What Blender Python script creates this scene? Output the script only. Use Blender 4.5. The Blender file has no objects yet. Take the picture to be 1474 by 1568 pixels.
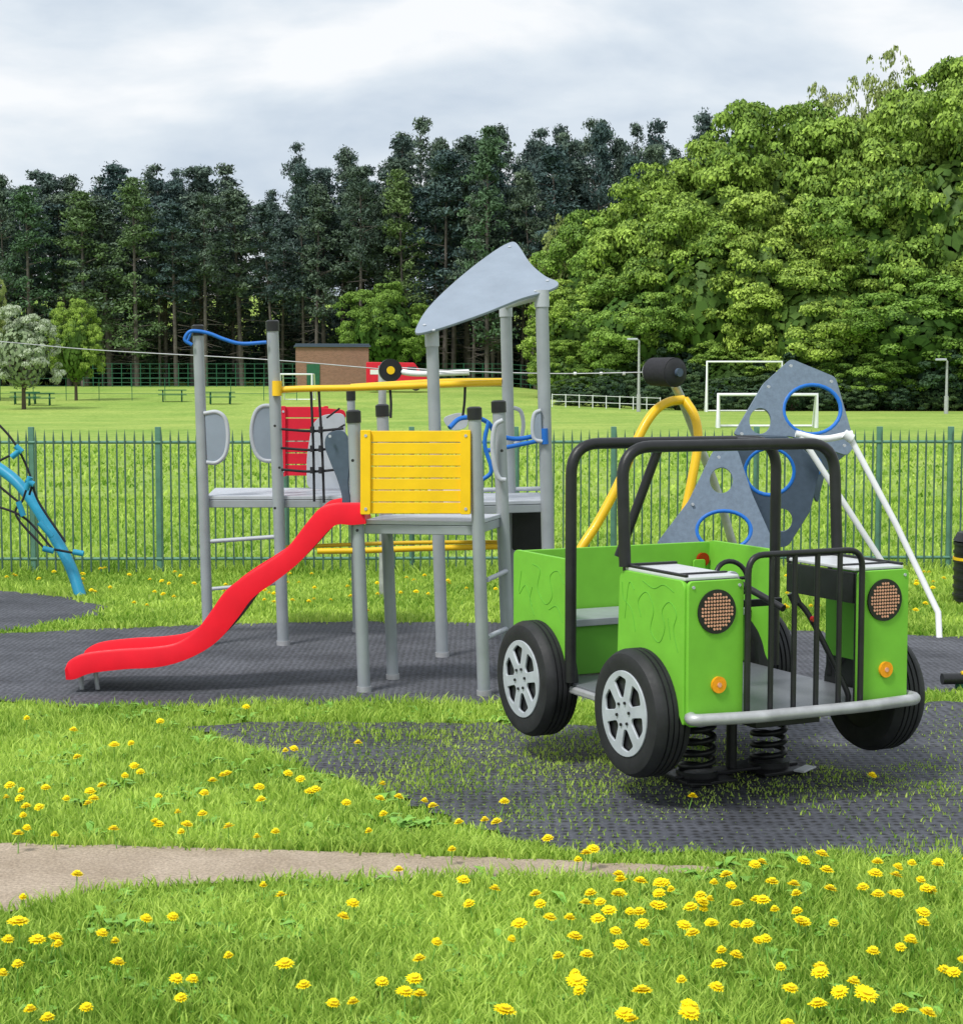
import bpy, math, random
import numpy as np
from mathutils import Vector, Matrix
random.seed(7); rng=np.random.default_rng(7)
sc=bpy.context.scene
# ---------------------------------------------------------------- camera (surveyed: eye height 1.6 m, ~4.3 deg down)
F=2600.0; H=1.6; TH=math.atan(194/2600)
cT,sT=math.cos(TH),math.sin(TH)
CAM=Vector((0,0,H))
def ray(px,py):
    u=(px-737)/F; v=(784-py)/F
    return Vector((u,cT+v*sT,-sT+v*cT))
def W(px,py,Y):            # bearing/elevation reading + distance -> metric position
    r=ray(px,py); return CAM+r*(Y/r.y)
def AZ(px,py,z):           # reading at known height
    r=ray(px,py); return CAM+r*((z-H)/r.z)
def G(px,py): return AZ(px,py,0.0)
cam=bpy.data.cameras.new("camera"); co=bpy.data.objects.new("camera",cam); sc.collection.objects.link(co)
cam.sensor_fit='HORIZONTAL'; cam.sensor_width=36; cam.lens=36*F/1474; cam.clip_end=5000; cam.clip_start=.05
co.location=(0,0,H); co.rotation_euler=(math.pi/2-TH,0,0); sc.camera=co
sc.view_settings.view_transform='Standard'; sc.view_settings.look='None'; sc.view_settings.exposure=0

# ---------------------------------------------------------------- materials
def nt(name):
    m=bpy.data.materials.new(name); m.use_nodes=True
    n=m.node_tree; b=n.nodes["Principled BSDF"]; return m,n,b
def noise(n,scale,detail=4,rough=.55,coord='Object',sc3=None):
    tc=n.nodes.new('ShaderNodeTexCoord'); tx=n.nodes.new('ShaderNodeTexNoise')
    tx.inputs['Scale'].default_value=scale; tx.inputs['Detail'].default_value=detail; tx.inputs['Roughness'].default_value=rough
    if sc3:
        mp=n.nodes.new('ShaderNodeMapping'); mp.inputs['Scale'].default_value=sc3
        n.links.new(tc.outputs[coord],mp.inputs[0]); n.links.new(mp.outputs[0],tx.inputs['Vector'])
    else: n.links.new(tc.outputs[coord],tx.inputs['Vector'])
    return tx
def ramp(n,src,stops):
    r=n.nodes.new('ShaderNodeValToRGB'); e=r.color_ramp.elements
    while len(e)<len(stops): e.new(.5)
    for i,(p,c) in enumerate(stops): e[i].position=p; e[i].color=(*c,1)
    n.links.new(src,r.inputs[0]); return r
def mult(n,a,b_):
    x=n.nodes.new('ShaderNodeMix'); x.data_type='RGBA'; x.blend_type='MULTIPLY'; x.inputs[0].default_value=1
    n.links.new(a,x.inputs[6]); n.links.new(b_,x.inputs[7]); return x.outputs[2]
def pmat(name,col,rough=.45,metal=0,var=.12,scale=6,bump=0,bscale=200,coat=0,spec=.4):
    m,n,b=nt(name)
    tx=noise(n,scale,6)
    c=np.array(col)
    r=ramp(n,tx.outputs['Fac'],[(.3,tuple(c*(1-var))),(.7,tuple(np.minimum(c*(1+var),1)))])
    n.links.new(r.outputs[0],b.inputs['Base Color'])
    t2=noise(n,scale*5,5)
    mr=n.nodes.new('ShaderNodeMapRange'); mr.inputs['To Min'].default_value=max(rough-.1,.03); mr.inputs['To Max'].default_value=min(rough+.15,1)
    n.links.new(t2.outputs['Fac'],mr.inputs['Value']); n.links.new(mr.outputs[0],b.inputs['Roughness'])
    b.inputs['Metallic'].default_value=metal; b.inputs['Coat Weight'].default_value=coat; b.inputs['Specular IOR Level'].default_value=spec
    if bump:
        t3=noise(n,bscale,3); bp=n.nodes.new('ShaderNodeBump'); bp.inputs['Strength'].default_value=bump; bp.inputs['Distance'].default_value=.002
        n.links.new(t3.outputs['Fac'],bp.inputs['Height']); n.links.new(bp.outputs[0],b.inputs['Normal'])
    return m
def leafmat(name,c1,c2,trans=.3,rough=.6,ovar=None):
    m,n,b=nt(name)
    at=n.nodes.new('ShaderNodeAttribute'); at.attribute_name='tint'
    r=ramp(n,at.outputs['Fac'],[(0,c1),(1,c2)]); col=r.outputs[0]
    if ovar:
        oi=n.nodes.new('ShaderNodeObjectInfo'); ro=ramp(n,oi.outputs['Random'],ovar); col=mult(n,col,ro.outputs[0])
    n.links.new(col,b.inputs['Base Color']); b.inputs['Roughness'].default_value=rough
    b.inputs['Specular IOR Level'].default_value=.15
    if trans:
        tr=n.nodes.new('ShaderNodeBsdfTranslucent'); mx=n.nodes.new('ShaderNodeMixShader'); mx.inputs[0].default_value=trans
        out=n.nodes['Material Output']; n.links.new(col,tr.inputs[0])
        n.links.new(b.outputs[0],mx.inputs[1]); n.links.new(tr.outputs[0],mx.inputs[2]); n.links.new(mx.outputs[0],out.inputs[0])
    return m
M=dict(
 galv=pmat('galvanised_steel',(.44,.45,.47),.42,.35,.2,12,.15,300),
 post=pmat('grey_post_paint',(.32,.35,.38),.38,.15,.10,6,.08,250),
 lgrey=pmat('light_grey_hdpe',(.44,.47,.52),.45,0,.09,10,.15,300),
 roof=pmat('roof_panel_grey',(.25,.30,.37),.5,0,.08,6,.1,200),
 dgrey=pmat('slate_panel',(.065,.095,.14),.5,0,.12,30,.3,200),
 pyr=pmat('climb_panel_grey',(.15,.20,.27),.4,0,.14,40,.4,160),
 red=pmat('red_paint',(.76,.006,.022),.40,0,.07,7,.05,200,0,.25),
 redpl=pmat('red_panel',(.66,.010,.035),.45,0,.08,5,.1,200),
 brown=pmat('slide_underside_shade',(.05,.02,.02),.7,0,.2,8),  # shade beneath the red slide, put into a dark brown colour
 yel=pmat('yellow_hdpe',(.90,.56,.004),.42,0,.06,7,.12,260),
 ytube=pmat('yellow_tube',(.84,.52,.012),.35,0,.08,5,0,1,.1),
 blue=pmat('blue_rope',(.012,.15,.56),.45,0,.1,9),
 lblue=pmat('light_blue_tube',(.02,.29,.48),.35,.0,.1,6,0,1,.1),
 green=pmat('green_hdpe',(.18,.50,.045),.45,0,.07,9,.15,260,0,.25),
 greend=pmat('green_engraving',(.11,.37,.03),.6,0,.05,5),
 black=pmat('black_powder_coat',(.014,.015,.017),.38,0,.3,12,.2,300),
 rope=pmat('black_rope',(.02,.02,.025),.8,0,.3,60,.5,300),
 tyre=pmat('tyre_rubber',(.018,.019,.022),.6,0,.3,14,.3,150),
 hub=pmat('hub_plate',(.46,.50,.55),.4,.1,.12,14,.1,200),
 orange=pmat('orange_reflector',(.88,.33,.01),.25,0,.15,80,0,1,.5),
 warm=pmat('lamp_dots',(.70,.36,.24),.5,0,.2,80),
 white=pmat('white_paint',(.76,.78,.80),.4,0,.05,5),
 fence=pmat('fence_green',(.06,.125,.095),.5,0,.25,8),
 fencel=pmat('fence_green_light',(.10,.23,.17),.5,0,.2,8),
 bark=pmat('bark',(.09,.07,.05),.9,0,.4,4,.8,20),
 pbark=pmat('pine_bark',(.12,.105,.095),.9,0,.4,2,.8,20),
 redl=pmat('tail_lamp',(.35,.005,.005),.2,0,.1,50,0,1,.6),
 glass=pmat('dark_window',(.03,.04,.05),.1,0,.2,5),
 dgreen=pmat('dark_green_paint',(.02,.12,.06),.5,0,.2,5),
 alu=pmat('fender_top_sheet',(.60,.62,.65),.35,.1,.07,12,.1,200),
)
# chequer plate
m,n,b=nt('chequer_plate'); tc=n.nodes.new('ShaderNodeTexCoord'); mp=n.nodes.new('ShaderNodeMapping'); mp.inputs['Rotation'].default_value=(0,0,.785); mp.inputs['Scale'].default_value=(26,26,26)
ck=n.nodes.new('ShaderNodeTexBrick'); ck.inputs['Scale'].default_value=1; ck.inputs['Mortar Size'].default_value=.13; ck.inputs['Color1'].default_value=(.82,.83,.85,1); ck.inputs['Color2'].default_value=(.88,.89,.9,1); ck.inputs['Mortar'].default_value=(.13,.14,.16,1)
n.links.new(tc.outputs['Object'],mp.inputs[0]); n.links.new(mp.outputs[0],ck.inputs[0]); n.links.new(ck.outputs[0],b.inputs['Base Color']); b.inputs['Roughness'].default_value=.4
M['plate']=m

# ---------------------------------------------------------------- builders
PAR=None
def group(name,loc=(0,0,0),rz=0):
    global PAR
    e=bpy.data.objects.new(name,None); e.empty_display_size=.2; e.location=loc; e.rotation_euler=(0,0,rz)
    sc.collection.objects.link(e); PAR=e; return e
def link(o):
    sc.collection.objects.link(o)
    if PAR: o.parent=PAR
    return o
def meshobj(name,vs,fs,mat,smooth=False,bevel=0):
    me=bpy.data.meshes.new(name); me.from_pydata([tuple(v) for v in vs],[],fs); me.update()
    if smooth: me.shade_smooth()
    me.materials.append(mat); o=link(bpy.data.objects.new(name,me))
    if bevel:
        bm=o.modifiers.new('bevel','BEVEL'); bm.width=bevel; bm.segments=2; bm.limit_method='ANGLE'
    return o
def box(name,c,s,mat,bevel=.003,rz=0,rx=0,ry=0):
    x,y,z=[k/2 for k in s]
    vs=[(-x,-y,-z),(x,-y,-z),(x,y,-z),(-x,y,-z),(-x,-y,z),(x,-y,z),(x,y,z),(-x,y,z)]
    fs=[(0,3,2,1),(4,5,6,7),(0,1,5,4),(1,2,6,5),(2,3,7,6),(3,0,4,7)]
    o=meshobj(name,vs,fs,mat,bevel=bevel); o.location=c; o.rotation_euler=(rx,ry,rz); return o
def cyl(name,p1,p2,r,mat,r2=None,seg=20):
    p1=Vector(p1); p2=Vector(p2); r2=r if r2 is None else r2; d=(p2-p1).normalized()
    a=Vector((0,0,1)) if abs(d.z)<.9 else Vector((1,0,0)); e1=d.cross(a).normalized(); e2=d.cross(e1)
    vs=[];fs=[]
    for p,rr in((p1,r),(p2,r2)):
        for i in range(seg):
            t=2*math.pi*i/seg; vs.append(p+e1*rr*math.cos(t)+e2*rr*math.sin(t))
    for i in range(seg): j=(i+1)%seg; fs.append((i,j,seg+j,seg+i))
    fs.append(tuple(range(seg-1,-1,-1))); fs.append(tuple(range(seg,2*seg)))
    o=meshobj(name,vs,fs,mat,smooth=True)
    for p in o.data.polygons[-2:]: p.use_smooth=False
    o.data.set_sharp_from_angle(angle=.8)
    return o
def catmull(pts,n=10,cyc=False):
    P=[Vector(p) for p in pts]; out=[]; N=len(P)
    for i in range(N if cyc else N-1):
        a=P[(i-1)%N] if (cyc or i>0) else P[0]*2-P[1]; b=P[i]; c=P[(i+1)%N]
        d=P[(i+2)%N] if (cyc or i+2<N) else c*2-b
        for k in range(n):
            t=k/n; out.append(.5*((2*b)+(c-a)*t+(2*a-5*b+4*c-d)*t*t+(3*b-a-3*c+d)*t**3))
    if not cyc: out.append(P[-1])
    return out
def tube(name,pts,r,mat,smooth=True,cyc=False,n=8):
    P=catmull(pts,n,cyc) if smooth else [Vector(p) for p in pts]
    cu=bpy.data.curves.new(name,'CURVE'); cu.dimensions='3D'; cu.bevel_depth=r; cu.bevel_resolution=4; cu.use_fill_caps=True
    s=cu.splines.new('POLY'); s.points.add(len(P)-1)
    for i,p in enumerate(P): s.points[i].co=(*p,1)
    s.use_cyclic_u=cyc; s.use_smooth=True
    cu.materials.append(mat); return link(bpy.data.objects.new(name,cu))
def fillet(pts,r,n=5,cyc=False):
    P=[Vector(p) for p in pts]; out=[]
    for i,p in enumerate(P):
        if not cyc and i in(0,len(P)-1): out.append(p); continue
        a=P[i-1]; c=P[(i+1)%len(P)]; da=(a-p); dc=(c-p); rr=min(r,da.length*.49,dc.length*.49)
        s=p+da.normalized()*rr; e=p+dc.normalized()*rr
        for k in range(n+1):
            t=k/n; out.append(s*(1-t)**2+p*2*t*(1-t)+e*t*t)
    return out
def flat(name,loops,Mx,th,mat,bev=.002):
    cu=bpy.data.curves.new(name,'CURVE'); cu.dimensions='2D'; cu.fill_mode='BOTH'; cu.extrude=max(th/2-bev,.0005); cu.bevel_depth=bev; cu.bevel_resolution=1
    for L in loops:
        s=cu.splines.new('POLY'); s.points.add(len(L)-1); s.use_cyclic_u=True
        for i,p in enumerate(L): s.points[i].co=(p[0],p[1],0,1)
    cu.materials.append(mat); o=link(bpy.data.objects.new(name,cu)); o.matrix_local=Mx; return o
def frame(P0,nrm):
    nn=Vector(nrm).normalized(); e1=Vector((0,0,1)).cross(nn).normalized(); e2=nn.cross(e1)
    Mx=Matrix(((e1.x,e2.x,nn.x,P0.x),(e1.y,e2.y,nn.y,P0.y),(e1.z,e2.z,nn.z,P0.z),(0,0,0,1))); return nn,e1,e2,Mx
def onplane(pts,P0,fr):
    nn,e1,e2,_=fr; out=[]
    for px,py in pts:
        r=ray(px,py); t=(P0-CAM).dot(nn)/r.dot(nn); p=CAM+r*t-P0; out.append(Vector((p.dot(e1),p.dot(e2),0)))
    return out
def ell(cx,cy,rx,ry,n=28): return [(cx+rx*math.cos(2*math.pi*i/n),cy+ry*math.sin(2*math.pi*i/n)) for i in range(n)]
def plate(name,pts,P0,nrm,th,mat,holes=[],rings=[],round_=.02,smooth=False):
    fr=frame(P0,nrm); o=onplane(pts,P0,fr)
    o=catmull(o,6,True) if smooth else fillet(o,round_,4,True)
    hl=[onplane(ell(*h),P0,fr) for h in holes]
    ob=flat(name,[o]+hl,fr[3],th,mat)
    for i in rings:
        tube(name+'_ring',[fr[3]@p for p in hl[i]],.014,M['blue'],False,True)
    return fr
def npmesh(name,verts,quads,tint,mats,mi=None,tris=None):
    me=bpy.data.meshes.new(name); me.vertices.add(len(verts)); me.vertices.foreach_set('co',np.asarray(verts,dtype=np.float32).ravel())
    L=quads.ravel(); st=np.arange(len(quads))*4
    if tris is not None and len(tris): st=np.concatenate([st,len(L)+np.arange(len(tris))*3]); L=np.concatenate([L,tris.ravel()])
    me.loops.add(len(L)); me.loops.foreach_set('vertex_index',L.astype(np.int32))
    me.polygons.add(len(st)); me.polygons.foreach_set('loop_start',st.astype(np.int32))
    if mi is not None: me.polygons.foreach_set('material_index',mi.astype(np.int32))
    me.update(calc_edges=True)
    a=me.attributes.new('tint','FLOAT','FACE'); a.data.foreach_set('value',np.asarray(tint,dtype=np.float32))
    for mm in mats: me.materials.append(mm)
    return me
def unit(v): return v/np.maximum(np.linalg.norm(v,axis=-1,keepdims=True),1e-6)
def leaves(c,nrm,s,asp):
    N=len(c); t1=unit(np.cross(nrm,rng.normal(size=(N,3)))); t2=np.cross(nrm,t1); s=np.broadcast_to(s,(N,))[:,None]
    v=np.stack([c-t1*s,c-t2*s*asp,c+t1*s,c+t2*s*asp],1).reshape(-1,3)
    return v
def cone_np(p1,p2,r1,r2,seg=7):
    p1=np.array(p1,float);p2=np.array(p2,float); d=unit(p2-p1); a=np.array([0,0,1.]) if abs(d[2])<.9 else np.array([1.,0,0]); e1=unit(np.cross(d,a)); e2=np.cross(d,e1)
    t=np.arange(seg)*2*math.pi/seg; ring=np.cos(t)[:,None]*e1+np.sin(t)[:,None]*e2
    v=np.vstack([p1+ring*r1,p2+ring*r2]); i=np.arange(seg); j=(i+1)%seg
    return v,np.stack([i,j,j+seg,i+seg],1)

# ---------------------------------------------------------------- terrain
def sm(t): t=np.clip(t,0,1); return t*t*(3-2*t)
def gz(x,y): return 1.55*sm((y-80)/75.)*(1-sm((x-1)/14.))+12*sm((y-166)/60.)+0*x
ys=np.concatenate([np.linspace(-40,20,20),np.geomspace(22,2500,90)]); xs=np.concatenate([-np.geomspace(2500,6,45),np.linspace(-5,5,9),np.geomspace(6,2500,45)])
X,Y=np.meshgrid(xs,ys); Z=gz(X,Y); nx=len(xs)
V=np.stack([X,Y,Z],-1).reshape(-1,3); i,j=np.meshgrid(np.arange(nx-1),np.arange(len(ys)-1)); k=(j*nx+i).ravel()
m,n,b=nt('meadow_ground')
t1=noise(n,.12,8,.6); t2=noise(n,6,8,.75,sc3=(1,.35,1)); t3=noise(n,1.1,6,.7,sc3=(1,.5,1))
r1=ramp(n,t2.outputs['Fac'],[(.3,(.175,.285,.045)),(.7,(.36,.49,.12))]); r2=ramp(n,t1.outputs['Fac'],[(.35,(.80,.88,.8)),(.65,(1.22,1.1,1.2))]); r3=ramp(n,t3.outputs['Fac'],[(.3,(.8,.85,.8)),(.7,(1.12,1.08,1.1))])
n.links.new(mult(n,mult(n,r1.outputs[0],r2.outputs[0]),r3.outputs[0]),b.inputs['Base Color']); b.inputs['Roughness'].default_value=.9; b.inputs['Specular IOR Level'].default_value=.1
bp=n.nodes.new('ShaderNodeBump'); bp.inputs['Distance'].default_value=.05; bp.inputs['Strength'].default_value=.6; n.links.new(t2.outputs['Fac'],bp.inputs['Height']); n.links.new(bp.outputs[0],b.inputs['Normal'])
me=npmesh('ground',V,np.stack([k,k+1,k+1+nx,k+nx],1),np.zeros(len(k)),[m]); link(bpy.data.objects.new('ground',me))

def ragged(pts,amp,step=.07):
    out=[]
    for a,b in zip(pts,pts[1:]+pts[:1]):
        d=(b-a); N=max(1,int(d.length/step))
        for q in range(N): out.append(a+d*(q/N)+Vector((random.uniform(-amp,amp),random.uniform(-amp,amp),0)))
    return out
def sheet(name,px,z,mat,amp=.04):
    P=ragged([G(*p) for p in px],amp); 
    o=meshobj(name,[(p.x,p.y,z) for p in P],[tuple(range(len(P)))],mat); 
    if o.data.polygons[0].normal.z<0: o.data.flip_normals()
    return np.array([(p.x,p.y) for p in P])
def inpoly(x,y,P):
    ins=np.zeros(len(x),bool); x2,y2=np.roll(P[:,0],-1),np.roll(P[:,1],-1)
    for a,b,c,d in zip(P[:,0],P[:,1],x2,y2):
        if b==d: continue
        ins^=((b>y)!=(d>y))&(x<(c-a)*(y-b)/(d-b)+a)
    return ins
def rubber(name,c1,c2,scale,dk=.25):
    m,n,b=nt(name); tA=noise(n,1.6,8,.7,sc3=(1,1.6,1)); tB=noise(n,45,4,.7)
    tc=n.nodes.new('ShaderNodeTexCoord'); vo=n.nodes.new('ShaderNodeTexVoronoi'); vo.inputs['Scale'].default_value=scale; vo.inputs['Randomness'].default_value=.35; n.links.new(tc.outputs['Object'],vo.inputs['Vector'])
    rr=ramp(n,tA.outputs['Fac'],[(.3,c1),(.72,c2)]); rv=ramp(n,vo.outputs['Distance'],[(.15,(dk,dk,dk)),(.45,(1.2,1.2,1.25))]); rb=ramp(n,tB.outputs['Fac'],[(.3,(.7,.7,.7)),(.7,(1.3,1.3,1.3))])
    n.links.new(mult(n,mult(n,rr.outputs[0],rv.outputs[0]),rb.outputs[0]),b.inputs['Base Color'])
    b.inputs['Roughness'].default_value=.8
    bp=n.nodes.new('ShaderNodeBump'); bp.inputs['Distance'].default_value=.01; bp.inputs['Strength'].default_value=.8; n.links.new(vo.outputs['Distance'],bp.inputs['Height']); n.links.new(bp.outputs[0],b.inputs['Normal']); return m
mA=rubber('rubber_surface',(.030,.032,.040),(.10,.105,.12),30,.45); mB=rubber('rubber_grass_mat',(.028,.031,.039),(.08,.085,.10),24)
S1=sheet('safety_surface',[(-500,990),(0,972),(150,965),(380,956),(560,953),(760,955),(1000,958),(1400,975),(1900,985),(1900,1068),(1474,1062),(1250,1066),(760,1080),(400,1080),(150,1086),(0,1075),(-500,1060)],.008,mA,.03)
S2=sheet('rubber_mat',[(285,1115),(450,1108),(760,1112),(1000,1118),(1250,1085),(1474,1078),(1900,1075),(1900,1335),(1474,1318),(1200,1312),(870,1312),(740,1275),(600,1225),(430,1165)],.012,mB,.035)
S3=sheet('climber_surface',[(-600,895),(0,905),(100,915),(165,930),(150,945),(0,968),(-600,978)],.006,mA,.05)
m,n,b=nt('path_tarmac'); t1=noise(n,3,8,.7); t2=noise(n,90,5,.7); r1=ramp(n,t1.outputs['Fac'],[(.3,(.30,.235,.17)),(.7,(.47,.385,.30))]); r2=ramp(n,t2.outputs['Fac'],[(.3,(.55,.55,.55)),(.7,(1.35,1.35,1.35))])
n.links.new(mult(n,r1.outputs[0],r2.outputs[0]),b.inputs['Base Color']); b.inputs['Roughness'].default_value=.9
bp=n.nodes.new('ShaderNodeBump'); bp.inputs['Distance'].default_value=.004; n.links.new(t2.outputs['Fac'],bp.inputs['Height']); n.links.new(bp.outputs[0],b.inputs['Normal'])
S4=sheet('path',[(-500,1288),(0,1295),(300,1303),(700,1315),(1130,1335),(900,1348),(700,1350),(500,1352),(330,1358),(150,1370),(60,1390),(0,1402),(-500,1500)],.010,m,.02)

# ---------------------------------------------------------------- grass
def vnoise(x,y,s,seed=0):
    r=np.random.default_rng(seed).random((64,64)); x=x*s+100; y=y*s+100; xi=np.floor(x).astype(int); yi=np.floor(y).astype(int); fx=sm(x-xi); fy=sm(y-yi)
    g=lambda a,b:r[a%64,b%64]
    return (g(xi,yi)*(1-fx)+g(xi+1,yi)*fx)*(1-fy)+(g(xi,yi+1)*(1-fx)+g(xi+1,yi+1)*fx)*fy
BX=[];
def scatter(y0,y1,dens,h,w,margin=.5):
    hw=y1*.2835+margin; N=int((y1-y0)*2*hw*dens); y=rng.uniform(y0,y1,N); x=rng.uniform(-hw,hw,N); k=abs(x)<y*.2835+margin; x=x[k];y=y[k]
    clump=.6*vnoise(x,y,5,1)+.4*vnoise(x,y,1.3,2)
    k=np.ones(len(x),bool)
    jx,jy=x+rng.normal(0,.03,len(x)),y+rng.normal(0,.05,len(x))
    for S in(S1,S3): k&=~inpoly(jx,jy,S)
    i4=inpoly(jx,y+rng.normal(0,.02,len(x)),S4); k&=~i4
    i2=inpoly(x,y,S2)
    u2=vnoise(x,y,1.3,5)*.5+vnoise(x,y,5,6)*.25+vnoise(x,y,20,8)*.25
    # growth through the mat: lush in its left/centre part, bare towards the right and front edge
    bias=np.clip(1.35-abs(x-.25)*.5,0,1)
    bias=np.where((x>1.0)&(y>6.6),.25,bias)
    bias=np.where((x>.6)&(x<2.0)&(y<7.0)&(y>6.2),1.,bias)
    pr=np.clip((u2-.22)*2.0,0,.9)*bias*np.where(y<6.1,.4,1)
    k&=~(i2&(rng.random(len(x))>pr))
    x=x[k];y=y[k];c=clump[k];i2=i2[k]
    hh=h*(.45+.9*c)*rng.uniform(.6,1.3,len(x))*np.where(i2,.6,1)
    BX.append((x,y,hh,np.full(len(x),w)*rng.uniform(.7,1.3,len(x)),c,i2))
scatter(3.2,4.6,11500,.058,.0031); scatter(4.6,5.8,10500,.052,.0032); scatter(5.4,8.8,5600,.046,.0037); scatter(8.6,11.2,1500,.045,.006); scatter(10.6,14.4,1900,.048,.0068); scatter(14.2,15.0,1500,.10,.006); scatter(15,24,300,.06,.011); scatter(24,45,40,.08,.022)
x,y,h,w,c,i2=[np.concatenate(q) for q in zip(*BX)]; N=len(x)
th=rng.uniform(0,2*math.pi,N); lean=rng.uniform(.15,.95,N)*h*np.where(i2,.6,1); la=rng.uniform(0,2*math.pi,N)
dx,dy=np.cos(th)*w,np.sin(th)*w; lx,ly=np.cos(la)*lean,np.sin(la)*lean; z0=np.zeros(N)
v=np.stack([np.stack([x-dx,y-dy,z0],1),np.stack([x+dx,y+dy,z0],1),np.stack([x+dx*.75+lx*.4,y+dy*.75+ly*.4,h*.6],1),np.stack([x-dx*.75+lx*.4,y-dy*.75+ly*.4,h*.6],1),np.stack([x+lx,y+ly,h*.92],1)],1).reshape(-1,3)
b0=np.arange(N)*5; Q=np.stack([b0,b0+1,b0+2,b0+3],1); T=np.stack([b0+3,b0+2,b0+4],1)
tint=np.clip(-.04+.5*vnoise(x,y,2.2,9)+.3*vnoise(x,y,.7,12)+rng.normal(.14,.2,N),0,1)
gm=leafmat('grass_blade',(.13,.29,.022),(.64,.82,.17),.4,.5)
me=npmesh('grass',v,Q,np.concatenate([tint,tint]),[gm],tris=T); link(bpy.data.objects.new('grass',me))
print('blades',N)

# dandelions + broad leaves
VV=[];QQ=[];TT=[];MQ=[];MT=[];nv=0
def addm(v,f,mi,tri):
    global nv
    VV.append(v); (TT if tri else QQ).append(f+nv); (MT if tri else MQ).append(np.full(len(f),mi)); nv+=len(v)
def dandelion(p,h,r,seed=False):
    r=r*1.15
    tip=np.array([p[0],p[1],h]); base=np.array([p[0]+random.uniform(-.02,.02),p[1]+random.uniform(-.02,.02),0])
    v,f=cone_np(base,tip,.0022,.0018,4); addm(v,f,1,False)
    tl=unit(np.array([random.uniform(-.3,.3),random.uniform(-.4,.1),1.])); e1=unit(np.cross(tl,[0,1,.1])); e2=np.cross(tl,e1)
    if seed:
        d=unit(rng.normal(size=(90,3))); v=leaves(tip+d*r*.8,d,np.full(90,.004),.5); addm(v,np.arange(360).reshape(-1,4),2,False); return
    for L,(rr,zz,npet) in enumerate(((1,.0,17),(.78,.004,15),(.45,.008,10))):
        for q in range(npet):
            a=2*math.pi*q/npet+L*.3+random.uniform(-.1,.1); d=e1*math.cos(a)+e2*math.sin(a); s=-e1*math.sin(a)+e2*math.cos(a); rl=r*rr*random.uniform(.85,1.1); wd=r*.19
            c0=tip+tl*zz
            v=np.array([c0,c0+d*rl*.6-s*wd+tl*.003,c0+d*rl+tl*(.001+zz*.6),c0+d*rl*.6+s*wd+tl*.003]); addm(v,np.array([[0,1,2,3]]),0,False)
def rosette(x,y,s):
    for q in range(random.randint(5,9)):
        a=random.uniform(0,6.28); L=s*random.uniform(.6,1.2); up=random.uniform(.25,.8); d=np.array([math.cos(a),math.sin(a),0]); sd=np.array([-d[1],d[0],0]); z=np.array([0,0,1.])
        o=np.array([x,y,0.]); wd=L*.16
        v=np.array([o-sd*wd*.3,o+sd*wd*.3,o+d*L*.55+sd*wd+z*L*up*.6,o+d*L*.55-sd*wd+z*L*up*.6,o+d*L+sd*wd*.25+z*L*up*.55,o+d*L-sd*wd*.25+z*L*up*.55])
        addm(v,np.array([[0,1,2,3],[3,2,4,5]]),1,False)
known=[(28,1412,.03),(57,1440,.022),(85,1437,.02),(12,1440,.018),(118,1340,.02),(35,1375,.012),(610,1333,.017),(692,1302,.015),(709,1348,.02),(540,1384,.02),(436,1477,.024),(465,1510,.018),(270,1500,.018),(180,1475,.02),(350,1465,.013),(430,1372,.017),(403,1357,.012),(510,1538,.018),(620,1520,.022),(634,1500,.022),(585,1505,.018),(772,1548,.028),(882,1503,.027),(898,1463,.019),(950,1448,.02),(983,1518,.026),(795,1415,.022),(757,1362,.018),(820,1370,.019),(827,1385,.018),(718,1385,.018),(670,1372,.017),(915,1408,.021),(932,1395,.022),(1055,1553,.026),(1100,1478,.02),(1097,1513,.02),(1255,1490,.022),(1325,1523,.03),(1285,1520,.022),(1460,1490,.018),(1060,1430,.02),(1075,1382,.02),(1010,1388,.022),(1128,1385,.02),(950,1348,.02),(980,1350,.022),(1155,1325,.02),(1265,1333,.022),(1215,1355,.02),(1340,1338,.022),(1375,1370,.018),(1435,1325,.018),(1420,1552,.02),(955,1553,.022),(1210,1515,.02)]
for a,bb,r in known:
    h=random.uniform(.06,.09); p=AZ(a,bb,h); dandelion(p,h,r)
for q in range(100):
    a=random.uniform(870,1600); bb=random.uniform(1300,1570) if random.random()<.45 else random.gauss(1372,40)
    if bb<1300: continue
    h=random.uniform(.05,.09); dandelion(AZ(a,bb,h),h,random.uniform(.013,.023))
for q in range(25):
    h=random.uniform(.05,.08); dandelion(AZ(random.uniform(-150,870),random.uniform(1400,1570),h),h,random.uniform(.011,.019))
for q in range(105):
    a=random.uniform(-250,900); bb=random.uniform(1100,1290)
    g=G(a,bb+20)
    if inpoly(np.array([g.x]),np.array([g.y]),S2)[0] and random.random()<.75: continue
    h=random.uniform(.04,.08); dandelion(AZ(a,bb,h),h,random.uniform(.013,.022),random.random()<.05)
for a,bb in((60,1237),(70,1207),(215,1183),(118,1160),(400,1225),(313,1215),(310,1247),(450,1147),(548,1138),(772,1228),(1060,1220),(1335,1188),(245,1105),(377,1083),(530,1230)): dandelion(AZ(a,bb,.06),.06,.019)
for q in range(170):
    a=random.uniform(-200,1600); bb=random.uniform(884,950); g=G(a,bb)
    if inpoly(np.array([g.x]),np.array([g.y]),S1)[0] or inpoly(np.array([g.x]),np.array([g.y]),S3)[0]: continue
    dandelion(g,random.uniform(.05,.08),random.uniform(.015,.022))
for q in range(560):
    y=random.choice([random.uniform(3.8,5.6),random.uniform(5.9,8.3)]); x=random.uniform(-y*.3,y*.3); g=np.array([x]),np.array([y])
    if inpoly(*g,S4)[0] or inpoly(*g,S1)[0] or inpoly(*g,S2)[0]: continue
    rosette(x,y,random.uniform(.045,.085))
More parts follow.
